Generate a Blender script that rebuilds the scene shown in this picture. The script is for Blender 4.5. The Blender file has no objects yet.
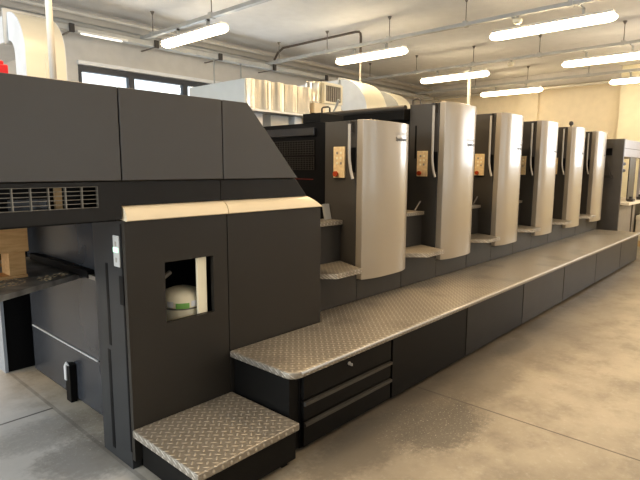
import bpy, bmesh, math, random
from mathutils import Vector, Matrix
random.seed(7)
S = bpy.context.scene
C = S.collection
PI = math.pi

# ------------------------------------------------------------------ materials
def mat(name, color, rough=0.5, metal=0.0, var=0.08, scale=6.0, bump=0.0, bscale=120.0, coat=0.0, emit=None, estr=0.0, spec=0.5):
    m = bpy.data.materials.new(name); m.use_nodes = True
    nt = m.node_tree; N = nt.nodes; L = nt.links
    b = N['Principled BSDF']
    b.inputs['Roughness'].default_value = rough
    b.inputs['Metallic'].default_value = metal
    b.inputs['Specular IOR Level'].default_value = spec
    if coat: b.inputs['Coat Weight'].default_value = coat; b.inputs['Coat Roughness'].default_value = 0.12
    tc = N.new('ShaderNodeTexCoord')
    nz = N.new('ShaderNodeTexNoise'); nz.inputs['Scale'].default_value = scale; nz.inputs['Detail'].default_value = 4
    L.new(tc.outputs['Object'], nz.inputs['Vector'])
    rp = N.new('ShaderNodeValToRGB')
    c = color
    rp.color_ramp.elements[0].position = 0.3; rp.color_ramp.elements[1].position = 0.7
    rp.color_ramp.elements[0].color = (c[0]*(1-var), c[1]*(1-var), c[2]*(1-var), 1)
    rp.color_ramp.elements[1].color = (min(1, c[0]*(1+var)), min(1, c[1]*(1+var)), min(1, c[2]*(1+var)), 1)
    L.new(nz.outputs['Fac'], rp.inputs['Fac']); L.new(rp.outputs['Color'], b.inputs['Base Color'])
    if bump:
        n2 = N.new('ShaderNodeTexNoise'); n2.inputs['Scale'].default_value = bscale
        L.new(tc.outputs['Object'], n2.inputs['Vector'])
        bp = N.new('ShaderNodeBump'); bp.inputs['Strength'].default_value = bump; bp.inputs['Distance'].default_value = 0.01
        L.new(n2.outputs['Fac'], bp.inputs['Height']); L.new(bp.outputs['Normal'], b.inputs['Normal'])
    if emit:
        b.inputs['Emission Color'].default_value = (*emit, 1); b.inputs['Emission Strength'].default_value = estr
    return m

class G:
    """tiny node-expression helper"""
    def __init__(s, nt): s.nt = nt
    def m(s, op, a, b=None, c=None):
        n = s.nt.nodes.new('ShaderNodeMath'); n.operation = op
        for i, v in enumerate((a, b, c)):
            if v is None: continue
            if isinstance(v, (int, float)): n.inputs[i].default_value = v
            else: s.nt.links.new(v, n.inputs[i])
        return n.outputs[0]
    def mix(s, f, a, b):
        n = s.nt.nodes.new('ShaderNodeMix'); n.data_type = 'RGBA'
        for i, v in ((0, f), (6, a), (7, b)):
            if isinstance(v, (int, float)): n.inputs[i].default_value = v
            elif isinstance(v, tuple): n.inputs[i].default_value = (*v, 1)
            else: s.nt.links.new(v, n.inputs[i])
        return n.outputs[2]
    def noise(s, vec, scale, detail=4, rough=0.55):
        n = s.nt.nodes.new('ShaderNodeTexNoise'); n.inputs['Scale'].default_value = scale
        n.inputs['Detail'].default_value = detail; n.inputs['Roughness'].default_value = rough
        s.nt.links.new(vec, n.inputs['Vector']); return n.outputs['Fac']
    def smooth(s, v, lo, hi):
        n = s.nt.nodes.new('ShaderNodeMapRange'); n.interpolation_type = 'SMOOTHSTEP'
        n.inputs[1].default_value = lo; n.inputs[2].default_value = hi
        s.nt.links.new(v, n.inputs[0]); return n.outputs[0]

def plate_mat(name, P=0.036, base=(0.31, 0.28, 0.232), hi=(0.54, 0.49, 0.41), lo=(0.19, 0.172, 0.145)):
    m = bpy.data.materials.new(name); m.use_nodes = True
    nt = m.node_tree; g = G(nt); b = nt.nodes['Principled BSDF']
    tc = nt.nodes.new('ShaderNodeTexCoord'); sp = nt.nodes.new('ShaderNodeSeparateXYZ')
    nt.links.new(tc.outputs['Object'], sp.inputs[0]); x, y, z = sp.outputs
    u0 = g.m('ADD', x, z); v0 = g.m('SUBTRACT', y, z)
    u = g.m('MULTIPLY', g.m('ADD', u0, v0), 0.7071/P); v = g.m('MULTIPLY', g.m('SUBTRACT', u0, v0), 0.7071/P)
    a = g.m('SUBTRACT', g.m('FRACT', u), 0.5); c = g.m('SUBTRACT', g.m('FRACT', v), 0.5)
    par = g.m('FLOORED_MODULO', g.m('ADD', g.m('FLOOR', u), g.m('FLOOR', v)), 2.0)
    l1 = g.m('ADD', g.m('POWER', g.m('DIVIDE', a, 0.50), 2.0), g.m('POWER', g.m('DIVIDE', c, 0.17), 2.0))
    l2 = g.m('ADD', g.m('POWER', g.m('DIVIDE', c, 0.50), 2.0), g.m('POWER', g.m('DIVIDE', a, 0.17), 2.0))
    q = g.m('ADD', g.m('MULTIPLY', l1, par), g.m('MULTIPLY', l2, g.m('SUBTRACT', 1.0, par)))
    h = g.m('MAXIMUM', g.m('SUBTRACT', 1.0, q), 0.0)
    wear = g.noise(tc.outputs['Object'], 2.3, 5)
    fine = g.noise(tc.outputs['Object'], 60, 3)
    col = g.mix(g.smooth(h, 0.05, 0.5), base, hi)
    col = g.mix(g.m('MULTIPLY', g.smooth(wear, 0.52, 0.68), 0.55), col, lo)
    col = g.mix(g.m('MULTIPLY', g.smooth(fine, 0.45, 0.75), 0.25), col, hi)
    nt.links.new(col, b.inputs['Base Color'])
    b.inputs['Metallic'].default_value = 0.55; b.inputs['Roughness'].default_value = 0.42
    bp = nt.nodes.new('ShaderNodeBump'); bp.inputs['Strength'].default_value = 0.7; bp.inputs['Distance'].default_value = 0.004
    nt.links.new(h, bp.inputs['Height']); nt.links.new(bp.outputs['Normal'], b.inputs['Normal'])
    return m

def floor_mat():
    m = bpy.data.materials.new('polished_concrete'); m.use_nodes = True
    nt = m.node_tree; g = G(nt); b = nt.nodes['Principled BSDF']
    tc = nt.nodes.new('ShaderNodeTexCoord'); o = tc.outputs['Object']
    sp = nt.nodes.new('ShaderNodeSeparateXYZ'); nt.links.new(o, sp.inputs[0]); x, y, z = sp.outputs
    n1 = g.noise(o, 0.9, 6, 0.6); n2 = g.noise(o, 3.4, 6, 0.65); n3 = g.noise(o, 24, 5, 0.7); n4 = g.noise(o, 70, 3, 0.7)
    col = g.mix(g.smooth(n1, 0.3, 0.7), (0.265, 0.226, 0.172), (0.465, 0.405, 0.312))
    col = g.mix(g.m('MULTIPLY', g.smooth(n2, 0.45, 0.72), 0.6), col, (0.20, 0.172, 0.135))
    col = g.mix(g.m('MULTIPLY', g.smooth(n3, 0.5, 0.8), 0.3), col, (0.60, 0.56, 0.48))
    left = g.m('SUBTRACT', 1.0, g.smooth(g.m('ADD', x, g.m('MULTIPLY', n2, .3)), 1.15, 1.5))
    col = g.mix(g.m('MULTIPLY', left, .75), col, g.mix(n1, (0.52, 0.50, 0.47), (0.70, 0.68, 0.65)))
    def blot(cx, cy, rx, ry):
        d = g.m('ADD', g.m('POWER', g.m('DIVIDE', g.m('SUBTRACT', x, cx), rx), 2.0), g.m('POWER', g.m('DIVIDE', g.m('SUBTRACT', y, cy), ry), 2.0))
        d = g.m('ADD', d, g.m('MULTIPLY', g.m('SUBTRACT', n3, 0.5), 1.6))
        d = g.m('ADD', d, g.m('MULTIPLY', g.m('SUBTRACT', n2, 0.5), 1.6))
        return g.m('SUBTRACT', 1.0, g.smooth(d, 0.25, 1.2))
    # dirty strip at the walkway foot, widened to paint in dimmer light; worn patches
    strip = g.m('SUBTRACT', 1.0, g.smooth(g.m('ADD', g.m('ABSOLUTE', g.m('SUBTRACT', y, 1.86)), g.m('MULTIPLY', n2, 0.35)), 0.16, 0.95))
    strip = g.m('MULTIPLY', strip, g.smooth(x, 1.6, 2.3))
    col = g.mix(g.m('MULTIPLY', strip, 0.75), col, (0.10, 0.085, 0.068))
    for cx, cy, rx, ry, w in ((2.77, 1.50, .42, .26, .75), (2.3, 1.70, .6, .22, .6), (4.5, 1.72, .35, .12, .6), (5.35, 1.80, .35, .10, .55), (3.6, 1.55, .5, .2, .35), (1.15, 2.75, .35, .28, .5), (1.1, 3.2, .4, .22, .35), (7.0, 1.7, .5, .12, .4)):
        col = g.mix(g.m('MULTIPLY', blot(cx, cy, rx, ry), w), col, (0.105, 0.095, 0.08))
    fl = g.m('MULTIPLY', g.smooth(n4, 0.60, 0.66), g.m('MAXIMUM', blot(2.77, 1.50, .5, .33), blot(1.12, 3.05, .5, .36)))
    col = g.mix(g.m('MULTIPLY', fl, 0.75), col, (0.55, 0.51, 0.44))
    # cast joints in the slab
    j1 = g.m('MULTIPLY', g.m('LESS_THAN', g.m('ABSOLUTE', g.m('SUBTRACT', x, 3.165)), 0.007), g.m('LESS_THAN', y, 1.9))
    j2 = g.m('MULTIPLY', g.m('LESS_THAN', g.m('ABSOLUTE', g.m('SUBTRACT', y, 3.515)), 0.009), g.m('LESS_THAN', x, 1.21))
    j3 = g.m('MULTIPLY', g.m('LESS_THAN', g.m('ABSOLUTE', g.m('SUBTRACT', x, 1.215)), 0.012), g.m('LESS_THAN', y, 4.4))
    j = g.m('MAXIMUM', g.m('MAXIMUM', j1, j2), g.m('MULTIPLY', j3, 0.4))
    col = g.mix(g.m('MULTIPLY', j, 0.75), col, (0.07, 0.06, 0.05))
    nt.links.new(col, b.inputs['Base Color'])
    r = g.m('ADD', 0.20, g.m('MULTIPLY', n2, 0.36)); nt.links.new(r, b.inputs['Roughness'])
    bp = nt.nodes.new('ShaderNodeBump'); bp.inputs['Strength'].default_value = 0.12; bp.inputs['Distance'].default_value = 0.01
    nt.links.new(g.m('ADD', n3, g.m('MULTIPLY', fl, 2.0)), bp.inputs['Height']); nt.links.new(bp.outputs['Normal'], b.inputs['Normal'])
    return m

def wood_mat():
    m = bpy.data.materials.new('raw_wood'); m.use_nodes = True
    nt = m.node_tree; g = G(nt); b = nt.nodes['Principled BSDF']
    tc = nt.nodes.new('ShaderNodeTexCoord'); mp = nt.nodes.new('ShaderNodeMapping')
    mp.inputs['Scale'].default_value = (2, 14, 14); nt.links.new(tc.outputs['Object'], mp.inputs[0])
    n = g.noise(mp.outputs[0], 4, 6, .6)
    nt.links.new(g.mix(g.smooth(n, .3, .7), (0.64, 0.37, 0.155), (0.76, 0.48, 0.225)), b.inputs['Base Color'])
    b.inputs['Roughness'].default_value = 0.7
    return m

def glass_mat():
    m = bpy.data.materials.new('window_glass'); m.use_nodes = True
    nt = m.node_tree; nt.nodes.remove(nt.nodes['Principled BSDF'])
    t = nt.nodes.new('ShaderNodeBsdfTransparent'); gl = nt.nodes.new('ShaderNodeBsdfGlossy'); gl.inputs['Roughness'].default_value = 0.05
    fr = nt.nodes.new('ShaderNodeFresnel'); mx = nt.nodes.new('ShaderNodeMixShader')
    nz = nt.nodes.new('ShaderNodeTexNoise'); rp = nt.nodes.new('ShaderNodeValToRGB')
    rp.color_ramp.elements[0].color = (.93, .96, .97, 1); rp.color_ramp.elements[1].color = (.97, .98, .98, 1)
    nt.links.new(nz.outputs['Fac'], rp.inputs[0]); nt.links.new(rp.outputs[0], t.inputs[0])
    nt.links.new(fr.outputs[0], mx.inputs[0]); nt.links.new(t.outputs[0], mx.inputs[1]); nt.links.new(gl.outputs[0], mx.inputs[2])
    nt.links.new(mx.outputs[0], nt.nodes['Material Output'].inputs[0])
    return m

M = {}
M['wall'] = mat('painted_wall_grey', (0.66, 0.63, 0.585), 0.8, var=.04, bump=.05)
M['wall_far'] = mat('painted_wall_cream', (0.93, 0.82, 0.63), 0.8, var=.03, bump=.05)
M['wall_bright'] = mat('painted_wall_yellow', (0.95, 0.89, 0.68), 0.8, var=.03, bump=.05)
M['ceil'] = mat('ceiling_paint', (0.78, 0.775, 0.765), 0.9, var=.03, bump=.05)
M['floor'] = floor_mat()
M['plate'] = plate_mat('checker_plate')
M['plate_small'] = plate_mat('checker_plate_small', P=0.03)
M['hood'] = mat('hood_grey_paint', (0.074, 0.068, 0.062), 0.38, var=.05, scale=1.5, bump=.03, bscale=400)
M['door'] = mat('door_grey_paint', (0.036, 0.032, 0.0265), 0.42, spec=.35, var=.05, scale=1.5, bump=.03, bscale=400)
M['dark'] = mat('dark_grey_paint', (0.0095, 0.0088, 0.0078), 0.5, var=.06, spec=.2)
M['black'] = mat('black_paint', (0.006, 0.006, 0.0065), 0.45, var=.1, spec=.2)
M['side'] = mat('unit_side_grey', (0.070, 0.065, 0.058), 0.40, var=.05, scale=2)
M['skirt'] = mat('skirt_grey', (0.045, 0.042, 0.038), 0.45, var=.05, spec=.35)
M['inner'] = mat('glossy_inner_panel', (0.066, 0.069, 0.076), 0.26, metal=.2, var=.12, scale=2)
M['post'] = mat('post_grey', (0.040, 0.040, 0.040), 0.42, var=.05, spec=.35)
M['silver'] = mat('champagne_silver_paint', (0.37, 0.325, 0.26), 0.32, metal=.25, var=.02, scale=1, coat=.6)
M['cream'] = mat('cream_plastic', (0.80, 0.68, 0.48), 0.45, var=.03)
M['ivory'] = mat('ivory_plastic', (0.90, 0.83, 0.63), 0.4, var=.03)
M['handle'] = mat('handle_light_metal', (0.50, 0.475, 0.43), 0.35, metal=.3, var=.03)
M['paneltan'] = mat('control_panel_face', (0.76, 0.60, 0.36), 0.5, var=.12, scale=40)
M['red'] = mat('red_plastic', (0.42, 0.07, 0.02), 0.35, var=.05)
M['redbox'] = mat('red_lamp_plastic', (0.75, 0.02, 0.025), 0.35, var=.05)
M['yellow'] = mat('yellow_plastic', (0.80, 0.50, 0.06), 0.4, var=.05)
M['green'] = mat('green_label', (0.22, 0.46, 0.12), 0.5, var=.1)
M['greenlight'] = mat('green_light', (0.5, 0.9, 0.7), 0.4, emit=(.55, 1, .75), estr=0.8)
M['strip'] = mat('switch_strip_face', (0.50, 0.49, 0.46), 0.45, var=.05)
M['slatmetal'] = mat('bare_steel', (0.27, 0.245, 0.205), 0.45, metal=.4, var=.15)
M['edge'] = mat('bright_edge', (0.75, 0.75, 0.74), 0.35, metal=.3, var=.04)
M['wood'] = wood_mat()
M['table'] = mat('dusty_dark_board', (0.30, 0.285, 0.26), 0.38, var=.4, scale=10)
M['scrap'] = mat('paper_scrap', (0.82, 0.69, 0.48), 0.8, var=.2)
M['duct'] = mat('duct_cream_sheet', (0.76, 0.71, 0.57), 0.38, metal=.3, var=.06, scale=2)
M['ductside'] = mat('duct_galvanised_side', (0.72, 0.75, 0.78), 0.35, metal=.2, var=.05)
M['foil'] = mat('silver_foil', (0.58, 0.54, 0.45), 0.25, metal=.85, var=.14, scale=4)
M['foil_window_glare'] = mat('silver_sheet_window_glare', (0.80, 0.88, 0.93), 0.2, metal=.45, var=.03)  # near-white blue tint paints in the windows' reflection
M['galv'] = mat('galvanised_steel', (0.50, 0.50, 0.48), 0.4, metal=.3, var=.08)
M['pale'] = mat('pale_pipe_paint', (0.66, 0.62, 0.55), 0.5, var=.03)
M['conduit'] = mat('brown_conduit', (0.12, 0.095, 0.075), 0.5, var=.08)
M['pole'] = mat('white_pole_paint', (0.78, 0.73, 0.63), 0.4, var=.03)
M['clamp'] = mat('dark_clamp', (0.06, 0.055, 0.05), 0.5, var=.1)
M['lamp'] = mat('lit_diffuser', (0.9, 0.88, 0.82), 0.4, emit=(1.0, .80, .52), estr=12.0)
M['housing'] = mat('lamp_housing', (0.75, 0.73, 0.69), 0.5, var=.03)
M['frame'] = mat('window_frame_dark', (0.055, 0.06, 0.075), 0.45, var=.05)
M['white'] = mat('white_paint', (0.82, 0.82, 0.82), 0.5, var=.02)
M['glass'] = glass_mat()
M['postfar'] = mat('far_post_grey', (.30, .32, .34), .4)
M['dimlamp'] = mat('dim_diffuser', (.85, .85, .82), .4, emit=(1, .95, .85), estr=.6)
M['hoodlow'] = mat('hood_low_strip', (.020, .0185, .017), .45, spec=.3)
M['grip'] = mat('grip_rail_grey', (0.085, 0.078, 0.068), 0.4, metal=.3, var=.08)
M['rod'] = mat('threaded_rod', (.22, .20, .18), .5, metal=.3)
M['ink'] = mat('dark_lettering', (0.05, 0.045, 0.04), 0.5, var=.05)
M['inkpale'] = mat('grey_lettering', (0.33, 0.30, 0.26), 0.5, var=.05)
M['canopy'] = mat('feeder_pale_grey', (0.42, 0.41, 0.44), 0.4, var=.04)
M['feedside'] = mat('feeder_dark_side', (0.10, 0.092, 0.083), 0.42, var=.05)
M['feedlow'] = mat('feeder_low_panel', (0.26, 0.235, 0.20), 0.45, var=.04)
M['paper'] = mat('paper_white', (0.80, 0.72, 0.58), 0.7, var=.04)
M['tan'] = mat('cardboard_tan', (0.62, 0.45, 0.26), 0.7, var=.06)

# ------------------------------------------------------------------ mesh builder
class B:
    def __init__(s): s.bm = bmesh.new()
    def box(s, x0, x1, y0, y1, z0, z1):
        v = [s.bm.verts.new(p) for p in ((x0,y0,z0),(x1,y0,z0),(x1,y1,z0),(x0,y1,z0),(x0,y0,z1),(x1,y0,z1),(x1,y1,z1),(x0,y1,z1))]
        for f in ((3,2,1,0),(4,5,6,7),(0,1,5,4),(1,2,6,5),(2,3,7,6),(3,0,4,7)): s.bm.faces.new([v[i] for i in f])
        return s
    def prism(s, poly, axis, a, b, smooth=False):
        """poly in the two other axes (in xyz order); a,b may be functions of the poly point"""
        def P(p, t):
            t = t(p) if callable(t) else t
            return {'x': (t, p[0], p[1]), 'y': (p[0], t, p[1]), 'z': (p[0], p[1], t)}[axis]
        A = [s.bm.verts.new(P(p, a)) for p in poly]; Q = [s.bm.verts.new(P(p, b)) for p in poly]
        n = len(poly); fs = [s.bm.faces.new(A), s.bm.faces.new(Q[::-1])]
        for i in range(n):
            f = s.bm.faces.new((A[i], Q[i], Q[(i+1) % n], A[(i+1) % n])); f.smooth = smooth
        return s
    def tube(s, pts, r, seg=8, ry=None):
        pts = [Vector(p) for p in pts]; rings = []
        for i, p in enumerate(pts):
            d = (pts[min(i+1, len(pts)-1)] - pts[max(i-1, 0)]).normalized()
            ref = Vector((0,0,1)) if abs(d.z) < .9 else Vector((1,0,0))
            u = d.cross(ref).normalized(); w = u.cross(d).normalized()
            rr = r[i] if isinstance(r, (list, tuple)) else r; r2 = rr*(ry if ry else 1)
            rings.append([s.bm.verts.new(p + u*math.cos(2*PI*k/seg)*rr + w*math.sin(2*PI*k/seg)*r2) for k in range(seg)])
        for a, b in zip(rings, rings[1:]):
            for k in range(seg):
                f = s.bm.faces.new((a[k], a[(k+1) % seg], b[(k+1) % seg], b[k])); f.smooth = True
        s.bm.faces.new(rings[0][::-1]); s.bm.faces.new(rings[-1])
        return s
    def lathe(s, prof, cx, cy, seg=32):
        rings = [[s.bm.verts.new((cx + r*math.cos(2*PI*k/seg), cy + r*math.sin(2*PI*k/seg), z)) for k in range(seg)] for r, z in prof]
        for a, b in zip(rings, rings[1:]):
            for k in range(seg):
                f = s.bm.faces.new((a[k], a[(k+1) % seg], b[(k+1) % seg], b[k])); f.smooth = True
        s.bm.faces.new(rings[0][::-1]); s.bm.faces.new(rings[-1])
        return s

def root_loc(o):
    v = Vector((0,0,0))
    while o is not None: v += o.location; o = o.parent
    return v

def obj(name, b, m, parent=None, bevel=0.0, loc=None, segs=2):
    me = bpy.data.meshes.new(name)
    bmesh.ops.recalc_face_normals(b.bm, faces=b.bm.faces[:])
    base = root_loc(parent) if parent else Vector(loc or (0,0,0))
    for e in b.bm.edges:
        if len(e.link_faces) == 2 and e.calc_face_angle(0) > .6: e.smooth = False
    b.bm.transform(Matrix.Translation(-base)); b.bm.to_mesh(me); b.bm.free()
    me.materials.append(m)
    o = bpy.data.objects.new(name, me); C.objects.link(o)
    if parent: o.parent = parent
    else: o.location = base
    if bevel:
        md = o.modifiers.new('bevel', 'BEVEL'); md.width = bevel; md.segments = segs; md.limit_method = 'ANGLE'; md.harden_normals = True
    return o

def tag(o, label, cat, group=None, kind=None):
    o['label'] = label; o['category'] = cat
    if group: o['group'] = group
    if kind: o['kind'] = kind
    return o
def thing(name, label, cat, loc, group=None):
    o = bpy.data.objects.new(name, None); C.objects.link(o); o.location = loc; o.empty_display_size = .1
    return tag(o, label, cat, group)
def struct(name, b, m, parent=None, bevel=0):
    o = obj(name, b, m, parent, bevel)
    if not parent: o['kind'] = 'structure'
    return o
def dup(root, loc, label, group=None):
    r = root.copy(); C.objects.link(r); r.location = loc; r['label'] = label
    if group: r['group'] = group
    for ch in list(root.children):
        c = ch.copy(); C.objects.link(c); c.parent = r
        for gch in list(ch.children):
            d = gch.copy(); C.objects.link(d); d.parent = c
    return r

def text_bm(body, width, height=None, bold=0.0):
    cu = bpy.data.curves.new('lettering', 'FONT'); cu.body = body; cu.size = 1.0; cu.offset = bold; cu.resolution_u = 2
    o = bpy.data.objects.new('lettering_source', cu); C.objects.link(o)
    bpy.context.view_layer.update()
    me = bpy.data.meshes.new_from_object(o.evaluated_get(bpy.context.evaluated_depsgraph_get()))
    bpy.data.objects.remove(o); bpy.data.curves.remove(cu)
    b = B(); b.bm.from_mesh(me); bpy.data.meshes.remove(me)
    xs = [v.co.x for v in b.bm.verts]; ys = [v.co.y for v in b.bm.verts]
    sx = width/(max(xs)-min(xs)); sy = (height/(max(ys)-min(ys))) if height else sx
    for v in b.bm.verts: v.co = Vector(((v.co.x-min(xs))*sx, 0, (v.co.y-min(ys))*sy))
    return b

# ------------------------------------------------------------------ room shell
XL, XR, YN, YB, ZC = -3.0, 14.5, -4.0, 8.5, 4.05
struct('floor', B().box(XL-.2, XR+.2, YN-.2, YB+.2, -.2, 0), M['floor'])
struct('ceiling', B().box(XL-.2, XR+.2, YN-.2, YB+.2, ZC, ZC+.2), M['ceil'])
# back wall with a band of windows
WZ0, WZ1 = 1.7, 3.20
wx = [(3.65, 4.54), (4.54, 5.60), (5.60, 6.75), (6.75, 7.9)]
b = B(); b.box(XL-.2, XR+.2, YB, YB+.25, 0, WZ0).box(XL-.2, XR+.2, YB, YB+.25, WZ1, ZC)
b.box(XL-.2, 3.65, YB, YB+.25, WZ0, WZ1).box(7.9, XR+.2, YB, YB+.25, WZ0, WZ1)
struct('wall_back', b, M['wall'])
for i, (a, c) in enumerate(wx):
    w = B(); t = .05
    w.box(a, a+t, YB-.01, YB+.09, WZ0, WZ1).box(c-t, c, YB-.01, YB+.09, WZ0, WZ1)
    w.box(a+t, c-t, YB-.01, YB+.09, WZ1-.09, WZ1).box(a+t, c-t, YB-.01, YB+.09, WZ0, WZ0+.07)
    wo = struct('window_%d' % (i+1), w, M['frame'])
    obj('pane', B().box(a+t, c-t, YB+.03, YB+.036, WZ0+.07, WZ1-.09), M['glass'], wo)
struct('trim_1', B().box(3.64, 8.0, YB-.06, YB, WZ1+.005, WZ1+.065), M['white'])
# far end wall with pilasters and the brighter projecting section
FY0, FY1, FZ0, FZ1 = -2.6, 1.2, 1.6, 3.3
b = B().box(XR, XR+.2, FY1, YB+.2, 0, ZC).box(XR, XR+.2, YN-.2, FY0, 0, ZC).box(XR, XR+.2, FY0, FY1, 0, FZ0).box(XR, XR+.2, FY0, FY1, FZ1, ZC)
struct('wall_far', b, M['wall_far'])
w = B().box(XR-.24, XR-.16, FY0, FY0+.07, FZ0, FZ1).box(XR-.24, XR-.16, FY1-.07, FY1, FZ0, FZ1).box(XR-.24, XR-.16, FY0+.07, FY1-.07, FZ0, FZ0+.07).box(XR-.24, XR-.16, FY0+.07, FY1-.07, FZ1-.07, FZ1)
wo = struct('window_10', w, M['frame'])
obj('pane', B().box(XR-.203, XR-.197, FY0+.07, FY1-.07, FZ0+.07, FZ1-.07), M['glass'], wo)
struct('trim_2', B().box(XR-.10, XR, 5.23, 5.74, 0, ZC), M['wall_far'])
struct('trim_3', B().box(XR-.22, XR, FY1, 3.25, 0, ZC).box(XR-.22, XR, YN, FY0, 0, ZC).box(XR-.22, XR, FY0, FY1, 0, FZ0).box(XR-.22, XR, FY0, FY1, FZ1, ZC), M['wall_bright'])
struct('trim_4', B().box(XR-.3, XR, 3.25, YB, 3.74, ZC), M['wall'])
# unseen camera-side and left walls; camera-side windows added for light and reflections
b = B(); b.box(XL-.2, XR+.2, YN-.2, YN, 0, 1.0).box(XL-.2, XR+.2, YN-.2, YN, 3.0, ZC)
cols = [-3.2, -1.5, 1.5, 4.5, 7.5, 10.5, 13.2, 14.7]
b.box(-3.2, -1.5, YN-.2, YN, 1, 3).box(1.0, 2.0, YN-.2, YN, 1, 3).box(4.5, 5.5, YN-.2, YN, 1, 3).box(8, 9, YN-.2, YN, 1, 3).box(11.5, 14.7, YN-.2, YN, 1, 3)
struct('wall_right', b, M['wall'])
for i, (a, c) in enumerate(((-1.5, 1.0), (2.0, 4.5), (5.5, 8.0), (9.0, 11.5))):
    w = B(); t = .06
    w.box(a, a+t, YN-.12, YN-.02, 1, 3).box(c-t, c, YN-.12, YN-.02, 1, 3).box(a+t, c-t, YN-.12, YN-.02, 2.94, 3).box(a+t, c-t, YN-.12, YN-.02, 1, 1.06)
    wo = struct('window_%d' % (i+5), w, M['frame'])
    obj('pane', B().box(a+t, c-t, YN-.08, YN-.074, 1.06, 2.94), M['glass'], wo)
b = B(); b.box(XL-.2, XL, YN-.2, YB+.2, 0, .6).box(XL-.2, XL, YN-.2, YB+.2, 3.2, ZC).box(XL-.2, XL, YN-.2, 0.5, .6, 3.2).box(XL-.2, XL, 5.5, YB+.2, .6, 3.2)
struct('wall_left', b, M['wall'])
w = B(); w.box(XL-.12, XL-.02, .5, .57, .6, 3.2).box(XL-.12, XL-.02, 5.43, 5.5, .6, 3.2).box(XL-.12, XL-.02, 2.96, 3.04, .6, 3.2).box(XL-.12, XL-.02, .57, 5.43, 3.13, 3.2).box(XL-.12, XL-.02, .57, 5.43, .6, .67)
wo = struct('window_9', w, M['frame'])
obj('pane', B().box(XL-.08, XL-.074, .57, 5.43, .67, 3.13), M['glass'], wo)

# ------------------------------------------------------------------ delivery unit
YA = 2.42
D = thing('delivery_unit', 'large dark grey press delivery housing with sloped hood, cream strip and small door window', 'printing press', (1.9, 3.4, 0))
# hood skin panels (upper), lower strips, grille panel, core
obj('hood_panel', B().box(-.45, 1.217, YA, YA+.03, 1.535, 1.98), M['hood'], D, .004)
obj('hood_panel', B().box(1.223, 1.829, YA, YA+.03, 1.535, 1.98), M['hood'], D, .004)
obj('hood_panel', B().prism([(1.835, 1.535), (2.437, 1.535), (2.02, 1.98), (1.835, 1.98)], 'y', YA, YA+.03), M['hood'], D, .004)
obj('hood_core', B().prism([(-.45, 1.42), (1.215, 1.42), (1.215, 1.415), (2.53, 1.415), (2.018, 1.975), (-.45, 1.975)], 'y', YA+.19, 4.38), M['dark'], D)
obj('slope_panel', B().prism([(2.555, 1.412), (2.022, 1.98), (2.006, 1.98), (2.535, 1.412)], 'y', YA+.031, 4.38), M['hood'], D)
obj('lower_strip', B().box(1.223, 1.829, YA+.03, YA+.06, 1.412, 1.53), M['hoodlow'], D)
obj('lower_strip', B().prism([(1.833, 1.412), (2.55, 1.412), (2.44, 1.53), (1.833, 1.53)], 'y', YA+.03, YA+.06), M['hoodlow'], D)
# grille panel with real opening
gp = B(); gx0, gx1, gz0, gz1 = -.35, 1.105, 1.408, 1.510
gp.box(-.45, 1.217, YA+.012, YA+.04, gz1, 1.53).box(-.45, 1.217, YA+.012, YA+.04, 1.345, gz0).box(gx1, 1.217, YA+.012, YA+.04, gz0, gz1).box(-.45, gx0, YA+.012, YA+.04, gz0, gz1)
obj('grille_panel', gp, M['hoodlow'], D)
gs = B()
for k in range(6):
    z = gz0 + .002 + k*(gz1-gz0-.004)/5
    gs.box(gx0, gx1, YA+.016, YA+.036, z-.0012, z+.0012)
xx = gx1
while xx > gx0: gs.box(xx-.0019, xx+.0019, YA+.014, YA+.034, gz0, gz1); xx -= .0735
obj('grille', gs, M['slatmetal'], D)
obj('grille_backing', B().box(-.45, 1.21, YA+.13, YA+.14, 1.35, 1.53), M['black'], D)
gb = B(); gb.box(.935, .965, YA+.08, YA+.1, 1.36, 1.525); obj('grille_bracket', gb, M['tan'], D)
gb = B(); gb.box(.74, .90, YA+.09, YA+.11, 1.40, 1.455); obj('grille_cover_plate', gb, M['inner'], D)
obj('hood_underside', B().box(-.45, 1.2, YA+.04, 4.38, 1.335, 1.35), M['dark'], D)
# cream rounded strip
prof = [(2.50, 1.412), (2.465, 1.411), (2.437, 1.402), (2.415, 1.382), (2.402, 1.355), (2.398, 1.338), (2.41, 1.333), (2.50, 1.345)]
obj('cream_strip', B().prism(prof, 'x', 1.226, 1.846, True), M['cream'], D)
obj('cream_strip', B().prism(prof, 'x', 1.852, lambda p: 2.555 + (1.412-p[1])/.079*.112, True), M['cream'], D)
# front doors; the left one carries the window opening
wx0, wx1, wz0, wz1 = 1.435, 1.748, .768, 1.099
d = B(); d.box(1.22, wx0, YA, YA+.03, .06, 1.334).box(wx1, 1.847, YA, YA+.03, .06, 1.334).box(wx0, wx1, YA, YA+.03, .06, wz0).box(wx0, wx1, YA, YA+.03, wz1, 1.334)
dl = obj('door', d, M['door'], D)
obj('door', B().box(1.853, 2.665, YA, YA+.03, .06, 1.334), M['door'], D, .004)
obj('core_body', B().box(1.387, 2.66, 2.802, 4.30, 0.0, 1.333).box(2.62, 2.66, 2.452, 2.80, 0, 1.333).box(1.27, 2.62, 2.452, 2.79, 0, .10).box(1.27, 2.62, 2.452, 2.79, 1.30, 1.333).box(1.86, 1.9, 2.452, 2.80, .1, 1.30), M['dark'], D)
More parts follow.
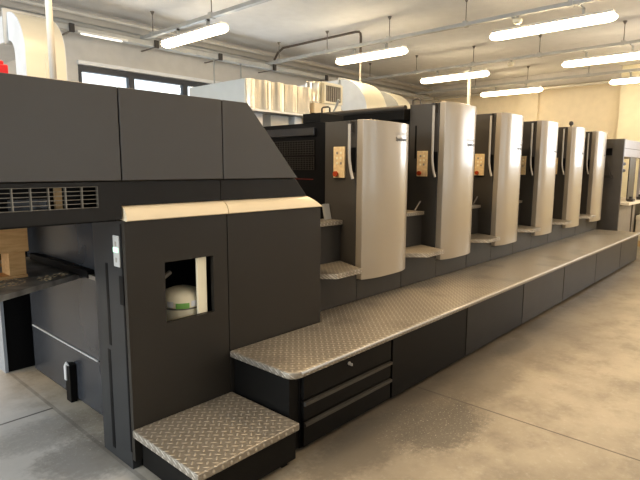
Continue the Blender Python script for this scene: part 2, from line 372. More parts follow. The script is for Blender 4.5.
# left frame post with slots and the switch strip
pp = B(); pp.box(1.22, 1.27, 2.452, 2.784, 0, 1.333)
pt = obj('frame_post', pp, M['post'], D, .003)
obj('slot', B().box(1.2185, 1.2205, 2.622, 2.648, .65, 1.10), M['black'], pt)
obj('slot', B().box(1.2185, 1.2205, 2.640, 2.672, .05, .62), M['black'], pt)
obj('seam_groove', B().box(1.2185, 1.2205, 2.452, 2.466, .10, 1.32), M['black'], pt)
obj('finger_pull', B().box(1.216, 1.2203, 2.453, 2.496, .90, 1.05), M['black'], pt)
ss = obj('switch_strip', B().box(1.212, 1.22, 2.474, 2.536, 1.096, 1.258), M['strip'], D, .003)
obj('green_indicator', B().box(1.209, 1.2125, 2.480, 2.530, 1.172, 1.196), M['greenlight'], ss)
for z in (1.215, 1.132): obj('symbol', B().box(1.2105, 1.2125, 2.497, 2.513, z-.012, z+.012), M['inkpale'], ss)
# recessed inner side panel (faces the pile bay)
ip = B(); ip.box(1.372, 1.386, 2.80, 4.30, 0.02, .375).box(1.372, 1.386, 2.80, 4.30, .382, .915).box(1.376, 1.386, 2.80, 4.30, .92, 1.333)
obj('inner_panel', ip, M['inner'], D)
obj('bright_panel_edge', B().box(1.365, 1.372, 3.15, 4.28, .374, .382), M['edge'], D)
obj('guide_bar', B().box(1.325, 1.371, 3.13, 4.10, .925, .972), M['black'], D, .004)
obj('guide_bar_bracket', B().box(1.33, 1.37, 3.02, 3.12, .925, .95), M['slatmetal'], D)
obj('bay_void_black', B().box(1.213, 1.75, 4.41, 4.85, 0, 1.335).box(1.386, 1.75, 4.302, 4.312, 0, 1.33), M['black'], D)  # solid block painted black as the dark void beside the far post
obj('far_post', B().box(1.19, 1.212, 4.40, 4.85, 0, 1.335), M['postfar'], D)
# what shows in the door window
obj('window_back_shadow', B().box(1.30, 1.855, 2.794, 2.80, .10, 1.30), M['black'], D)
obj('ivory_column', B().box(1.655, 1.725, 2.453, 2.470, .101, 1.28), M['ivory'], D, .01)
CX, CY = 1.649, 2.605
tk = obj('ivory_canister', B().lathe([(.115, .12), (.115, .80), (.121, .803), (.121, .832), (.115, .862), (.096, .887), (.058, .902), (.02, .906)], CX, CY), M['ivory'], D)
def wrap(a0, n, st, r, z0, z1):
    A = [(CX + r*math.cos(t), CY + r*math.sin(t)) for t in [math.radians(a0 + k*st) for k in range(n)]]; w = B()
    for (p, q) in zip(A, A[1:]): w.bm.faces.new([w.bm.verts.new(v) for v in ((*p, z0), (*q, z0), (*q, z1), (*p, z1))])
    return w
obj('green_label', wrap(-139, 7, 6, .1235, .80, .832), M['green'], tk)
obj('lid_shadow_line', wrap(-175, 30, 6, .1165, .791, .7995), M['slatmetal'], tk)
for a0 in (-163, -98): obj('white_clip', wrap(a0, 4, 6, .1245, .808, .842), M['white'], tk)
ck = B(); ck.tube([(1.44, 2.62, .98), (1.53, 2.60, .975), (1.58, 2.61, 1.0)], .014, 8).box(1.43, 1.50, 2.60, 2.66, 1.0, 1.06)
obj('inner_mechanism', ck, M['slatmetal'], D)

# red beacon box on the hood
tag(obj('warning_lamp', B().box(.88, .985, 3.15, 3.28, 1.982, 2.14).box(.895, .97, 3.165, 3.265, 2.14, 2.16), M['redbox'], loc=(.93, 3.2, 1.98), bevel=.008), 'small red lamp box on top of the delivery hood at the far left', 'lamp')

# pile table, pallet, scraps, floor stand
T = thing('pile_table', 'dark dusty board in the delivery bay under the wooden pallet', 'table', (.8, 3.6, 0))
obj('table_top', B().prism([(.2, 2.72), (1.365, 3.345), (1.365, 4.25), (.2, 4.25)], 'z', .885, .92), M['table'], T, .003)
obj('leg', B().box(.1, .35, 4.16, 4.24, 0, .885), M['black'], T)
obj('leg', B().box(.25, .31, 3.0, 3.06, 0, .885), M['black'], T)
Pz = thing('wooden_pallet', 'raw wooden pallet resting on the dark board in the delivery bay', 'pallet', (.8, 3.6, .92))
obj('deck_board', B().box(.35, 1.112, 3.44, 4.10, 1.085, 1.30), M['wood'], Pz, .004)
obj('block', B().box(1.0, 1.095, 3.455, 3.60, .943, 1.085), M['wood'], Pz, .003)
obj('block', B().box(.60, .72, 3.455, 3.60, .943, 1.085), M['wood'], Pz, .003)
obj('block', B().box(1.0, 1.095, 3.95, 4.08, .943, 1.085), M['wood'], Pz, .003)
obj('bottom_board', B().box(.35, 1.10, 3.45, 3.61, .922, .943), M['wood'], Pz, .002)
obj('bottom_board', B().box(.35, 1.10, 3.94, 4.09, .922, .943), M['wood'], Pz, .002)
sc = B()
for i in range(230):
    if random.random() < .6: x = random.uniform(.72, 1.05); y = 3.30 + (x-.9)*.54 + random.uniform(-.1, .12)
    else: x = random.uniform(1.1, 1.30); y = 2.72 + (x-.2)*.5365 + random.uniform(.02, .14)
    if x < 1.15: y = min(y, 3.415)
    y = max(y, 2.72 + (x-.2)*.5365 + .02); a = random.uniform(0, PI); r = random.uniform(.006, .018)
    z0 = .9215 + random.uniform(0, .008)
    vs = [sc.bm.verts.new((x + r*math.cos(a+k*PI/2)*(1 if k % 2 else .6), y + r*math.sin(a+k*PI/2)*(1 if k % 2 else .6), z0 + random.uniform(0, .006))) for k in range(4)]
    sc.bm.faces.new(vs)
tag(obj('paper_scraps', sc, M['scrap'], loc=(1.0, 3.3, .92)), 'pale paper scraps littering the front edge of the dark board', 'scraps', kind='stuff')
F = thing('sensor_stand', 'small grey floor stand with slanted bright top beside the inner delivery panel', 'stand', (1.33, 3.52, 0))
obj('stand_body', B().prism([(3.50, .0), (3.575, .0), (3.575, .24), (3.54, .275), (3.50, .265)], 'x', 1.325, 1.368), M['dark'], F, .003)
obj('bright_face', B().prism([(3.545, .15), (3.577, .15), (3.577, .245), (3.54, .285), (3.498, .272), (3.498, .265), (3.54, .268)], 'x', 1.318, 1.325), M['edge'], F)

# ------------------------------------------------------------------ step, walkway, cabinets
St = thing('step_platform', 'low checker plate step in front of the windowed delivery door', 'step', (1.54, 2.12, 0))
obj('tread', B().box(1.207, 1.857, 1.83, 2.416, .200, .243), M['plate'], St, .008)
obj('base', B().box(1.250, 1.850, 1.855, 2.40, .03, .200), M['dark'], St, .003)
for x in (1.31, 1.79):
    for y in (1.9, 2.36): obj('foot', B().box(x-.02, x+.02, y-.02, y+.02, 0, .03), M['black'], St)
Wk = thing('walkway_deck', 'long checker plate walkway deck running the length of the press', 'walkway', (6.0, 2.2, .46))
r = .07; cx, cy = 1.845+r, 1.872+r
arc = [(cx + r*math.cos(t), cy + r*math.sin(t)) for t in [PI + i*PI/2/8 for i in range(9)]]
poly = [(1.845, 2.417)] + arc + [(10.42, 1.872), (10.42, 2.606), (2.676, 2.606), (2.676, 2.417)]
obj('deck_plate', B().prism(poly, 'z', .462, .504), M['plate'], Wk, .012, segs=3)
nose = B().tube([(cx, 1.871, .4925), (10.41, 1.871, .4925)], .007, 8)
obj('pale_nosing', nose, M['handle'], Wk)  # thin pale rod along the deck's front edge
# drawer cabinet
Cb = thing('drawer_cabinet', 'black three-drawer cabinet under the near end of the walkway', 'cabinet', (2.4, 2.2, 0))
obj('carcass', B().box(1.95, 2.822, 1.925, 2.41, .02, .461), M['black'], Cb, .003)
obj('end_panel', B().box(1.875, 1.949, 1.93, 2.41, .02, .461), M['dark'], Cb, .003)
zs = [(.03, .178), (.186, .302), (.31, .455)]
for i, (a, c) in enumerate(zs):
    dr = obj('drawer', B().box(1.962, 2.815, 1.903, 1.925, a, c), M['dark'], Cb, .003)
    if i < 2: obj('grip_rail', B().prism([(1.903, c-.028), (1.886, c-.022), (1.886, c-.004), (1.903, c)], 'x', 1.962, 2.812), M['grip'], dr)
    else:
        obj('lock', B().tube([(2.36, 1.904, .414), (2.36, 1.897, .414)], .012, 12), M['handle'], dr)
        obj('key', B().box(2.357, 2.363, 1.875, 1.897, .403, .420), M['handle'], dr)
for x in (2.0, 2.78): obj('foot', B().box(x-.03, x+.03, 1.95, 2.0, 0, .02), M['black'], Cb)
seams = [2.829, 3.925, 5.162, 6.43, 7.80, 9.19, 10.415]
where = ['directly right of the three-drawer cabinet', 'second to the right of the drawer cabinet', 'third to the right of the drawer cabinet', 'fourth to the right of the drawer cabinet', 'fifth to the right of the drawer cabinet', 'at the far end beside the feeder']
for i, (a, c) in enumerate(zip(seams, seams[1:])):
    t = thing('base_cabinet', 'plain dark base cabinet under the walkway, ' + where[i], 'cabinet', ((a+c)/2, 2.2, 0), 'base cabinets under the walkway')
    obj('carcass', B().box(a+.02, c-.02, 1.93, 2.55, .03, .461), M['black'], t)
    obj('front_panel', B().box(a+.007, c-.007, 1.903, 1.929, .025, .457), M['dark'] if i == 0 else M['hoodlow'] if i == 1 else M['skirt'], t, .003)
    for x in (a+.06, c-.06): obj('foot', B().box(x-.03, x+.03, 1.94, 2.0, 0, .03), M['black'], t)

# ------------------------------------------------------------------ printing units
X0, PX, YT, YR = 3.30, 1.298, 2.545, 2.61
def door_y(t): return YT - .05*(1 - abs(2*t-1)**3.2)
def make_unit(label, zt, first):
    x = X0; W = .66
    U = thing('printing_unit', label, 'printing press', (x, YR, 0), 'printing units in a row')
    obj('unit_body', B().box(x, x+W, YR+.002, 2.95, 0, zt-.004), M['side'], U, .004)
    fb = B()
    if first:
        fb.box(x, x+W, 2.952, 4.25, 0, 1.985).box(x-.002, x+.3, 3.0, 3.21, 1.985, 2.065)
    else:
        fb.box(x, x+W, 2.952, 4.25, 0, zt-.04).box(x-.636, x, 3.0, 4.25, 0, 1.85)
    obj('machine_frame', fb, M['black'], U, .004)
    # skirt panels and the stair between units
    obj('skirt_panel', B().box(x-.63, x-.002, YR-.018, YR+.0015, .507, .785), M['skirt'], U, .002)
    obj('skirt_panel', B().box(x+.002, x+W, YR-.018, YR+.0015, .507, .685), M['skirt'], U, .002)
    obj('stair_riser', B().box(x-.63, x-.002, 2.77, 2.95, 0, 1.133).box(x-.63, x-.002, YR+.02, 2.77, 0, .785), M['skirt'], U)
    obj('lower_tread', B().prism([(x-.63, 2.768), (x-.004, 2.768), (x-.165, 2.41), (x-.46, 2.41), (x-.63, 2.60)], 'z', .787, .825), M['plate_small'], U, .003)
    obj('upper_tread', B().box(x-.63, x-.003, 2.742, 2.95, 1.134, 1.170), M['plate_small'], U, .003)
    if first:
        obj('leaning_plate', B().prism([(2.86, 1.172), (2.875, 1.172), (2.905, 1.30), (2.89, 1.30)], 'x', x-.09, x-.012), M['galv'], U)
    else:
        obj('grab_rod', B().tube([(x-.10, 2.80, 1.171), (x-.07, 2.80, 1.20), (x-.03, 2.78, 1.27)], .008, 8), M['rod'], U)
    # bulging silver door
    n = 28
    front = [(x + W*i/n, door_y(i/n)) for i in range(n+1)]
    poly = front + [(x+W, YR-.0005), (x, YR-.0005)]
    db = B(); A = []; Q = []
    zb = .688
    for p in poly: A.append(db.bm.verts.new((*p, zb))); Q.append(db.bm.verts.new((*p, zt)))
    db.bm.faces.new(A[::-1]); db.bm.faces.new(Q); k = len(poly)
    for i in range(k):
        f = db.bm.faces.new((A[i], A[(i+1) % k], Q[(i+1) % k], Q[i])); f.smooth = i < n
    do = obj('door', db, M['silver'], U, .006)
    for f in do.data.polygons: pass
    def letter(body, wd, ht, x0, z0, m, bold=0):
        tb = text_bm(body, wd, ht, bold)
        for v in tb.bm.verts:
            X = x0 + v.co.x; v.co = Vector((X, door_y((X-x)/W) - .0025, z0 + v.co.z))
        o = obj('lettering', tb, m, do); return o
    letter('Speedmaster', .195, .044, x+.383, 1.820, M['ink'], .03)
    letter('HEIDELBERG', .21, .022, x+.365, 1.880, M['inkpale'])
    # handle on the side face
    hx = x-.043
    ho = obj('handle', B().tube([(hx, 2.650, zt-.035), (hx, 2.650, 1.72), (hx, 2.646, 1.66), (hx, 2.632, 1.58), (hx, 2.612, 1.515)], .0125, 10), M['handle'], U)
    obj('handle_bracket', B().box(x-.06, x-.001, 2.635, 2.668, zt-.034, zt-.012).box(x-.03, x-.001, 2.632, 2.66, zt-.10, zt-.04), M['clamp'], ho)
    obj('handle_recess', B().box(x-.0035, x-.001, 2.615, 2.672, 1.565, 1.765), M['black'], U)
    cp = obj('control_panel', B().box(x-.016, x-.0005, 2.722, 2.842, 1.52, 1.775), M['paneltan'], U, .003)
    obj('stop_button', B().tube([(x-.016, 2.800, 1.553), (x-.03, 2.800, 1.553), (x-.032, 2.800, 1.553), (x-.046, 2.800, 1.553)], [.012, .012, .024, .022], 14), M['red'], cp)
    for r_ in range(3):
        for c_ in range(2):
            obj('button', B().box(x-.0195, x-.0155, 2.750+c_*.04, 2.768+c_*.04, 1.63+r_*.042, 1.65+r_*.042), M['inkpale'] if (r_+c_) % 3 == 0 else M['ivory'], cp)
    if first:
        vf = B()
        for z0, z1 in ((1.715, 1.835), (1.585, 1.695)):
            for i in range(7): zz = z0 + (z1-z0)*i/6; vf.box(x-.012, x-.004, 3.07, 3.60, zz-.003, zz+.003)
            for i in range(17): yy = 3.07 + .53*i/16; vf.box(x-.012, x-.004, yy-.003, yy+.003, z0, z1)
        obj('vent_grille', vf, M['skirt'], U)
        obj('glossy_rail', B().box(x-.03, x-.001, 3.05, 4.2, 1.875, 1.945), mat('glossy_black', (.03, .03, .033), .12), U, .006)
        obj('red_stripe', B().box(x-.006, x-.001, 3.08, 3.42, 1.500, 1.506), mat('dim_red', (.16, .02, .015), .5), U)
    else:
        bm_ = obj('cover_beam', B().box(x-.10, x-.002, 2.953, 4.20, 2.085, 2.195), M['dark'], U, .008)
        obj('beam_roller', B().tube([(x-.075, 2.955, 2.198), (x-.075, 4.19, 2.198)], .036, 12), M['skirt'], bm_)
        obj('beam_end_cap', B().box(x-.105, x-.002, 4.20, 4.24, 2.07, 2.24), M['black'], bm_)
        obj('side_slot', B().box(x-.003, x-.0005, 2.862, 2.880, 1.70, 2.03), M['dark'], U)
    return U
units = []
u0 = make_unit('first and lowest silver-doored printing unit, next to the sloped delivery hood', 1.985, True)
u1 = make_unit('second silver-doored printing unit from the delivery hood, first of the tall ones', 2.245, False)
u1.location.x = X0 + PX
labs = ['third silver-doored printing unit from the delivery hood', 'fourth silver-doored printing unit from the delivery hood', 'fifth silver-doored printing unit, with a small black knob on top', 'sixth silver-doored printing unit, last before the dark feeder']
for i, l in enumerate(labs): dup(u1, (X0 + PX*(i+2), YR, 0), l)

# small things on top of the press
tag(obj('knob', B().lathe([(.012, 2.246), (.012, 2.29), (.028, 2.30), (.034, 2.325), (.028, 2.35), (.010, 2.36)], 8.93, 2.70, 16), M['clamp'], loc=(8.93, 2.70, 2.245)), 'small black round knob on top of the fifth silver unit', 'knob')
tag(obj('cable_hook', B().tube([(4.62, 2.93, 2.243), (4.62, 2.93, 2.285), (4.62, 2.91, 2.30), (4.62, 2.87, 2.30), (4.62, 2.845, 2.285), (4.62, 2.84, 2.243)], .009, 8), M['clamp'], loc=(4.62, 2.89, 2.243)), 'thin dark cable hook on top of the second silver unit', 'hook')
tag(obj('lifting_handle', B().tube([(4.53, 4.10, 2.235), (4.53, 4.10, 2.28), (4.53, 4.08, 2.295), (4.53, 4.0, 2.295), (4.53, 3.98, 2.28), (4.53, 3.98, 2.235)], .010, 8), M['clamp'], loc=(4.53, 4.05, 2.235)), 'black arched lifting handle on the dark cover beam behind the first silver unit', 'handle')
tag(obj('spray_wand', B().tube([(4.53, 3.93, 2.225), (4.53, 3.885, 2.29), (4.53, 3.845, 2.36)], [.008, .011, .017], 8), M['galv'], loc=(4.53, 3.9, 2.22)), 'grey tilted wand standing on the dark cover beam', 'wand')

# ------------------------------------------------------------------ feeder at the far end
Fd = thing('feeder_unit', 'dark grey feeder frame with pale canopy at the far end of the press', 'printing press', (11.6, 3.0, 0))
obj('side_panel', B().box(10.9, 10.96, 2.345, 2.75, 0, 2.16), M['feedside'], Fd, .006)
obj('side_recess', B().box(10.893, 10.9, 2.535, 2.66, 1.86, 1.99), M['black'], Fd)
obj('canopy', B().box(10.962, 13.2, 2.352, 2.95, 1.832, 2.155), M['canopy'], Fd, .01)
obj('canopy_groove', B().box(10.97, 13.2, 2.348, 2.352, 1.985, 1.993), M['skirt'], Fd)
obj('column', B().box(11.60, 12.12, 2.37, 2.39, .986, 1.831), M['side'], Fd, .005)
obj('column', B().box(12.85, 13.2, 2.40, 2.46, .986, 1.831), M['canopy'], Fd, .005)
obj('low_panel', B().box(10.962, 12.0, 2.36, 2.40, 0, .905), M['feedlow'], Fd, .004)
obj('low_panel', B().box(12.14, 12.35, 2.36, 2.40, 0, .905), M['feedlow'], Fd, .004)
obj('dark_core', B().box(10.965, 13.2, 2.42, 3.8, 0, .88), M['black'], Fd)
obj('feed_table', B().box(10.965, 13.2, 2.20, 3.3, .93, .985), M['paper'], Fd, .006)
for z in (1.70, 1.58): obj('knob', B().tube([(10.99, 2.40, z), (11.10, 2.36, z)], .03, 10), M['clamp'], Fd)
lv = B().tube([(10.86, 2.60, 1.75), (10.86, 2.56, 1.62), (10.86, 2.53, 1.48)], .012, 8).box(10.83, 10.898, 2.50, 2.62, 1.44, 1.49)
obj('lever', lv, M['clamp'], Fd)
for i, (x, y, w, h, m) in enumerate(((11.35, 2.22, .18, .05, 'clamp'), (12.2, 2.23, .25, .06, 'clamp'))):
    tag(obj('sheet_clamp', B().box(x, x+w, y, y+.1, .986, .986+h).tube([(x+w/2, y+.06, .986+h), (x+w/2, y+.06, 1.03+h)], .03, 10), M[m], loc=(x, y, .986), bevel=.004), 'dark small sheet clamp on the pale feeder table, ' + ('left one' if i == 0 else 'right one'), 'clamp')
Bx = thing('paper_carton', 'cream carton of paper in front of the feeder at right edge', 'box', (12.8, 2.2, 0))
obj('carton', B().box(12.42, 13.1, 2.05, 2.34, .12, .60), M['paper'], Bx, .006)
obj('lid', B().box(12.41, 13.11, 2.045, 2.345, .56, .64), M['ivory'], Bx, .004)
obj('wood_skid', B().box(12.42, 13.1, 2.06, 2.34, 0, .12), M['tan'], Bx)

# ------------------------------------------------------------------ ducts and pipes behind the press
def elbow(label, x0, x1, yf, ztop, ro, ri, yflange, zdown=0.0, sm='ductside'):
    t = thing('duct_elbow', label, 'duct', ((x0+x1)/2, yf+.1, 0), 'ventilation duct elbows')
    zc = ztop - ro; yc = yf + ro; n = 14
    out = [(yf, zdown)] + [(yc - ro*math.cos(i*PI/2/n), zc + ro*math.sin(i*PI/2/n)) for i in range(n+1)] + [(yflange, ztop)]
    inn = [(yflange, zc+ri)] + [(yc - ri*math.cos(i*PI/2/n), zc + ri*math.sin(i*PI/2/n)) for i in range(n, -1, -1)] + [(yf + ro - ri, zdown)]
    e = B(); v0 = [e.bm.verts.new((x0+.004, *p)) for p in out]; v1 = [e.bm.verts.new((x1, *p)) for p in out]
    for i in range(len(out)-1):
        f = e.bm.faces.new((v0[i], v0[i+1], v1[i+1], v1[i])); f.smooth = True
    w0 = [e.bm.verts.new((x0+.004, *p)) for p in inn]; w1 = [e.bm.verts.new((x1, *p)) for p in inn]
    for i in range(len(inn)-1):
        f = e.bm.faces.new((w0[i], w0[i+1], w1[i+1], w1[i])); f.smooth = True
    obj('duct_shell', e, M['duct'], t)
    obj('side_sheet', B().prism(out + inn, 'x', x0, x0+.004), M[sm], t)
    obj('side_sheet', B().prism(out + inn, 'x', x1, x1+.004), M['ductside'], t)
    fl = .03
    obj('flange', B().box(x0-fl, x1+fl, yflange-.03, yflange, zc+ri-fl, zc+ri).box(x0-fl, x1+fl, yflange-.03, yflange, ztop, ztop+fl).box(x0-fl, x0, yflange-.03, yflange, zc+ri, ztop).box(x1+.004, x1+fl, yflange-.03, yflange, zc+ri, ztop), M['galv'], t)
    obj('straight_run', B().box(x0, x1, yflange, min(yflange+1.5, 8.45), zc+ri+.005, ztop-.005), M['ductside'], t)
    obj('standing_seam', B().box(x0+(x1-x0)*.5-.008, x0+(x1-x0)*.5+.008, yf-.012, yf, zdown, zc), M['duct'], t)
    return t
elbow('cream sheet metal duct elbow behind the left end of the hood', 1.572, 1.885, 4.62, 2.875, .36, .135, 5.0, 1.337)
elbow('large cream duct elbow behind the first silver unit, left of the pair', 6.83, 7.40, 5.2, 3.075, .58, .10, 5.80)
elbow('cream duct elbow half hidden behind the larger one, right of the pair', 7.86, 8.28, 5.2, 2.99, .58, .10, 5.80, 0.0, 'galv')  # darker side sheet paints shade onto this duct
# foil plenum
Pl = thing('silver_plenum', 'shiny silver foil duct plenum hanging behind the press near the windows', 'duct', (4.7, 5.6, 0))
front = []
for i in range(61):
    u = i/60; xx = 4.27 + u*1.06
    front.append((xx, 5.0 + .022*math.sin(u*2*PI*4.2) + .007*math.sin(u*2*PI*9.3+1)))
corner = [(4.20 + .0, 5.07), (4.215, 5.03), (4.24, 5.008)]
pl = B(); poly = corner + front + [(5.33, 6.0), (4.20, 6.0)]
pl.prism(poly, 'z', 2.325, 2.685, True); obj('foil_front', pl, M['foil'], Pl)
obj('side_sheet', B().box(4.185, 4.199, 5.07, 6.25, 2.30, 2.685), M['foil_window_glare'], Pl)
obj('bottom_flange', B().box(4.19, 5.33, 4.98, 6.0, 2.30, 2.323), M['edge'], Pl)
obj('duct_leg', B().box(4.33, 4.50, 5.1, 5.3, 0, 2.299), M['white'], Pl)
obj('duct_leg', B().box(4.66, 4.98, 5.12, 5.4, 0, 2.299), M['galv'], Pl)
obj('duct_leg', B().box(5.08, 5.22, 5.1, 5.3, 0, 2.299), M['ductside'], Pl)
Rd = thing('round_duct', 'short shiny round duct on a cream box beside the foil plenum', 'duct', (5.36, 5.1, 0))
obj('pipe', B().lathe([(.10, 2.50), (.105, 2.52), (.10, 2.54), (.10, 2.76), (.105, 2.78), (.10, 2.80)], 5.46, 5.12, 20), M['foil'], Rd)
obj('cream_box', B().box(5.35, 5.58, 4.98, 5.26, 0, 2.499), M['cream'], Rd, .006)
Vb = thing('vent_box', 'pale square vent box with vertical slats between round duct and large elbow', 'vent', (5.7, 5.1, 0))
obj('housing', B().box(5.60, 6.02, 5.06, 5.4, 0, 2.82), M['duct'], Vb, .004)
obj('frame', B().box(5.61, 6.01, 5.03, 5.06, 2.77, 2.80).box(5.61, 6.01, 5.03, 5.06, 2.52, 2.55).box(5.61, 5.64, 5.03, 5.06, 2.55, 2.77).box(5.98, 6.01, 5.03, 5.06, 2.55, 2.77), M['ivory'], Vb)
vs = B()
for i in range(7): vs.box(5.66+i*.048, 5.684+i*.048, 5.038, 5.058, 2.55, 2.77)
obj('slat', vs, M['slatmetal'], Vb)

# conduits and trays along the back wall
def pipe(name, label, cat, pts, r, m, group=None, seg=8):
    return tag(obj(name, B().tube(pts, r, seg), m, loc=pts[0]), label, cat, group)
Tr = thing('cable_tray', 'pale cable tray running along the back wall above the windows', 'cable tray', (2, 8.1, 3.6))
obj('tray_channel', B().box(-2.5, 14.1, 8.03, 8.17, 3.585, 3.60).box(-2.5, 14.1, 8.02, 8.03, 3.585, 3.66).box(-2.5, 14.1, 8.17, 8.18, 3.585, 3.66), M['galv'], Tr)
for x in (3.38, 4.75, 6.05, 7.4, 9.0, 10.6): br = obj('bracket', B().box(x-.015, x+.015, 8.0, 8.498, 3.572, 3.584), M['rod'], Tr); obj('clamp', B().box(x-.035, x+.035, 7.985, 8.019, 3.56, 3.68), M['clamp'], br)
pipe('wall_pipe', 'pale thin pipe along the back wall just under the ceiling', 'pipe', [(-2.5, 8.2, 3.90), (14.0, 8.2, 3.90)], .03, M['pale'])
pipe('wall_pipe', 'grey pipe along the back wall between the pale pipe and the cable tray', 'pipe', [(-2.5, 8.36, 3.77), (14.0, 8.36, 3.77)], .05, M['galv'])
pipe('end_wall_pipe', 'pale pipe crossing in front of the cream end wall under the ceiling', 'pipe', [(13.6, -3.5, 3.60), (13.6, 7.9, 3.60)], .03, M['pole'])
pipe('brown_conduit', 'brown conduit along the ceiling that bends down behind the press', 'pipe', [(7.50, 8.12, 3.80), (7.50, 8.0, 3.93), (7.50, 7.85, 4.0), (7.50, 5.98, 4.0), (7.50, 5.91, 3.99), (7.50, 5.88, 3.96), (7.50, 5.87, 3.9), (7.50, 5.87, 3.45)], .022, M['conduit'])
pipe('drop_pipe', 'thin grey pipe dropping from the brown conduit to the press', 'pipe', [(7.50, 5.87, 3.449), (7.50, 5.87, .0)], .016, M['rod'])
pipe('hanging_rod', 'thin rod hanging at the back window, left one', 'rod', [(5.97, 8.10, 3.584), (5.97, 8.10, 2.2)], .014, M['galv'])
pipe('hanging_rod', 'thin rod hanging by the silver plenum corner, right one', 'rod', [(6.60, 8.10, 3.584), (6.60, 8.10, 2.2)], .016, M['galv'])
pipe('white_pole', 'white service pole rising behind the hood at the far left', 'pole', [(1.545, 4.02, 1.976), (1.545, 4.02, ZC-.001)], .025, M['pole'])
Pw = thing('power_column', 'white square power column behind the second silver unit', 'pole', (10.45, 5.25, 0))
obj('column', B().box(10.41, 10.49, 5.23, 5.27, 0, 3.56), M['pole'], Pw, .006)
obj('top_box', B().box(10.36, 10.54, 5.17, 5.33, 3.561, 3.64), M['housing'], Pw)

# ------------------------------------------------------------------ light rails and luminaires
rails = [(4.55, 5.0, 'nearest left', [7.76, 6.2]), (7.27, -1.0, 'second from the left', [7.73, 6.46, 5.10, 3.75, 2.3]), (10.08, -1.5, 'third from the left', [7.6, 6.33, 5.0, 3.69, 2.31]), (12.88, -1.5, 'farthest, before the end wall', [6.3, 4.96, 3.6, 2.2])]
for x, y0, w, rods in rails:
    t = thing('light_rail', 'grey ceiling rail carrying lights, ' + w, 'rail', (x, 8.0, 3.65), 'ceiling light rails')
    obj('rail_channel', B().box(x-.035, x+.035, y0, 8.1, 3.665, 3.715), M['galv'], t)
    for y in rods:
        ro = obj('hanger_rod', B().tube([(x, y, 3.715), (x, y, 4.03)], .007, 6), M['rod'], t)
        obj('ceiling_cup', B().tube([(x, y, 4.0), (x, y, 4.049)], [.010, .035], 10), M['rod'], ro)
        obj('clip', B().box(x-.045, x+.045, y-.03, y+.03, 3.655, 3.735), M['galv'], ro)
def luminaire(label, x, y0, y1, rx):
    t = thing('tube_light', label, 'light', (x, (y0+y1)/2, 3.45), 'hanging tube lights')
    pr = [(0, .25), (.012, .50), (.03, .72), (.06, .90), (.11, 1)]
    r = .10
    pts = [(x, y0+d, 3.49) for d, _ in pr] + [(x, y1-d, 3.49) for d, _ in pr[::-1]]
    obj('diffuser', B().tube(pts, [r*k for _, k in pr] + [r*k for _, k in pr[::-1]], 16, .52), M['lamp'], t)
    obj('housing', B().prism([(x-.085, 3.532), (x+.085, 3.532), (x+.06, 3.57), (x-.06, 3.57)], 'y', y0+.04, y1-.04), M['housing'], t)
    for y in (y0+.4, y1-.4): obj('bracket', B().box(x-.025, x+.025, y-.012, y+.012, 3.57, 3.664).box(min(x, rx)-.025, max(x, rx)+.02, y-.012, y+.012, 3.644, 3.664), M['galv'], t)
    return t
luminaire('lit tube light at upper left, above the dark hood', 4.56, 5.90, 7.46, 4.55)
luminaire('lit tube light at top centre, left of the second rail rods', 7.34, 4.80, 6.28, 7.27)
luminaire('large lit tube light at top right, nearest the camera', 7.46, 1.80, 3.45, 7.27)
luminaire('lit tube light just above the second silver unit', 10.14, 4.68, 6.24, 10.08)
luminaire('lit tube light at the right edge, on the third rail', 10.24, 1.80, 3.32, 10.08)
luminaire('farthest lit tube light, above the third and fourth silver units', 12.97, 4.62, 6.18, 12.88)
luminaire('lit tube light at right edge over the cream end wall', 12.97, 1.55, 3.18, 12.88)
Wl = thing('wall_tube_light', 'slim lit tube light on the tray above the left window', 'light', (3.9, 8.05, 3.57))
obj('diffuser', B().tube([(3.50, 8.0, 3.558), (3.53, 8.0, 3.558), (4.12, 8.0, 3.558), (4.15, 8.0, 3.558)], [.008, .015, .015, .008], 10), M['dimlamp'], Wl)
obj('housing', B().box(3.46, 4.24, 7.985, 8.03, 3.573, 3.60), M['housing'], Wl)
for x, y, z, l in ((7.265, 2.98, 3.60, 'small round grey detector under the rail beside the largest tube light'), (10.08, 4.22, 3.60, 'small pale detector under the third rail')):
    t = thing('smoke_detector', l, 'detector', (x, y, z))
    obj('detector_body', B().lathe([(.03, z-.04), (.055, z-.025), (.065, z+.0), (.065, z+.02), (.04, z+.035)], x, y, 18), M['ivory'], t)
    obj('stem', B().tube([(x, y, z+.035), (x, y, 3.664)], .02, 8), M['galv'], t)

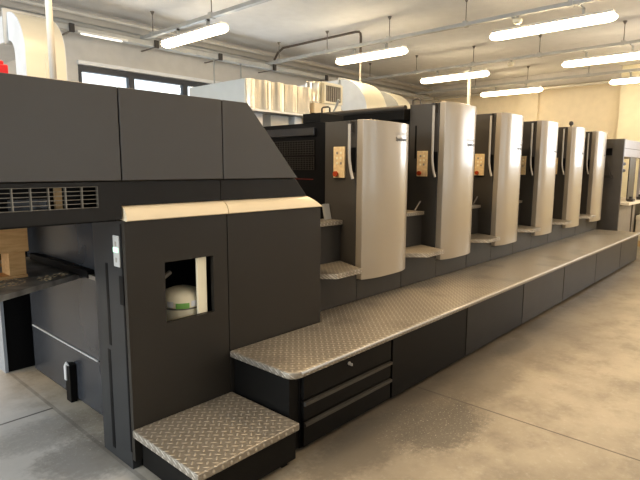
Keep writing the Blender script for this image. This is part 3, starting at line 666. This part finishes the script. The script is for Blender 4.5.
# ------------------------------------------------------------------ light
Wd = bpy.data.worlds.new('daylight'); S.world = Wd; Wd.use_nodes = True
bg = Wd.node_tree.nodes['Background']; bg.inputs[0].default_value = (.86, .94, 1.0, 1); bg.inputs[1].default_value = 1.4
def area(name, loc, size, sy, energy, col, rot):
    l = bpy.data.lights.new(name, 'AREA'); l.shape = 'RECTANGLE'; l.size = size; l.size_y = sy; l.energy = energy; l.color = col
    o = bpy.data.objects.new(name, l); C.objects.link(o); o.location = loc; o.rotation_euler = rot; return o
WARM = (1.0, .73, .43)
for i, (x, y, en) in enumerate(((-.6, 5.6, 38), (1.7, 2.7, 36), (4.5, 3.0, 40), (4.5, -.2, 24), (7.35, -1.2, 36), (10.1, -1.2, 40), (1.7, -1.5, 18), (12.9, -1.4, 44))):
    area('unseen_lamp_%d' % i, (x, y, 3.45), .18, 1.5, en, WARM, (0, 0, 0))  # unseen lamps added overhead to light the scene, no fixtures modelled
area('daylight_left', (XL+.05, 3.0, 1.9), 2.5, 4.8, 170, (.84, .92, 1.0), (0, -PI/2, 0))
area('daylight_back', (5.8, YB-.1, 2.5), 4.0, 1.3, 25, (.85, .93, 1.0), (-PI/2, 0, 0))
area('daylight_far', (XR-.26, (FY0+FY1)/2, 2.45), 1.5, 3.6, 70, (.95, .97, 1.0), (0, PI/2, 0))
area('unseen_daylight_right', (6.7, YN+.05, 2.0), 9.0, 1.9, 15, (.95, .95, 1.0), (PI/2, 0, 0))  # added light in front of the unseen camera-side windows

# ------------------------------------------------------------------ camera
f, yaw, pit, roll = 514.8122, 0.8325, -0.1388, 0.0042
cam = bpy.data.cameras.new('camera'); cam.sensor_width = 36.0; cam.lens = f/640*36.0; cam.clip_start = .02
co = bpy.data.objects.new('camera', cam); C.objects.link(co)
fw = Vector((math.sin(yaw)*math.cos(pit), math.cos(yaw)*math.cos(pit), math.sin(pit)))
rt = Vector((math.cos(yaw), -math.sin(yaw), 0)); up = rt.cross(fw)
r2 = rt*math.cos(roll) + up*math.sin(roll); u2 = -rt*math.sin(roll) + up*math.cos(roll)
mx = Matrix((r2, u2, -fw)).transposed().to_4x4(); mx.translation = Vector((0, 0, 1.6))
co.matrix_world = mx
S.camera = co
S.view_settings.view_transform = 'Standard'; S.view_settings.look = 'Medium High Contrast'; S.view_settings.exposure = 0.45
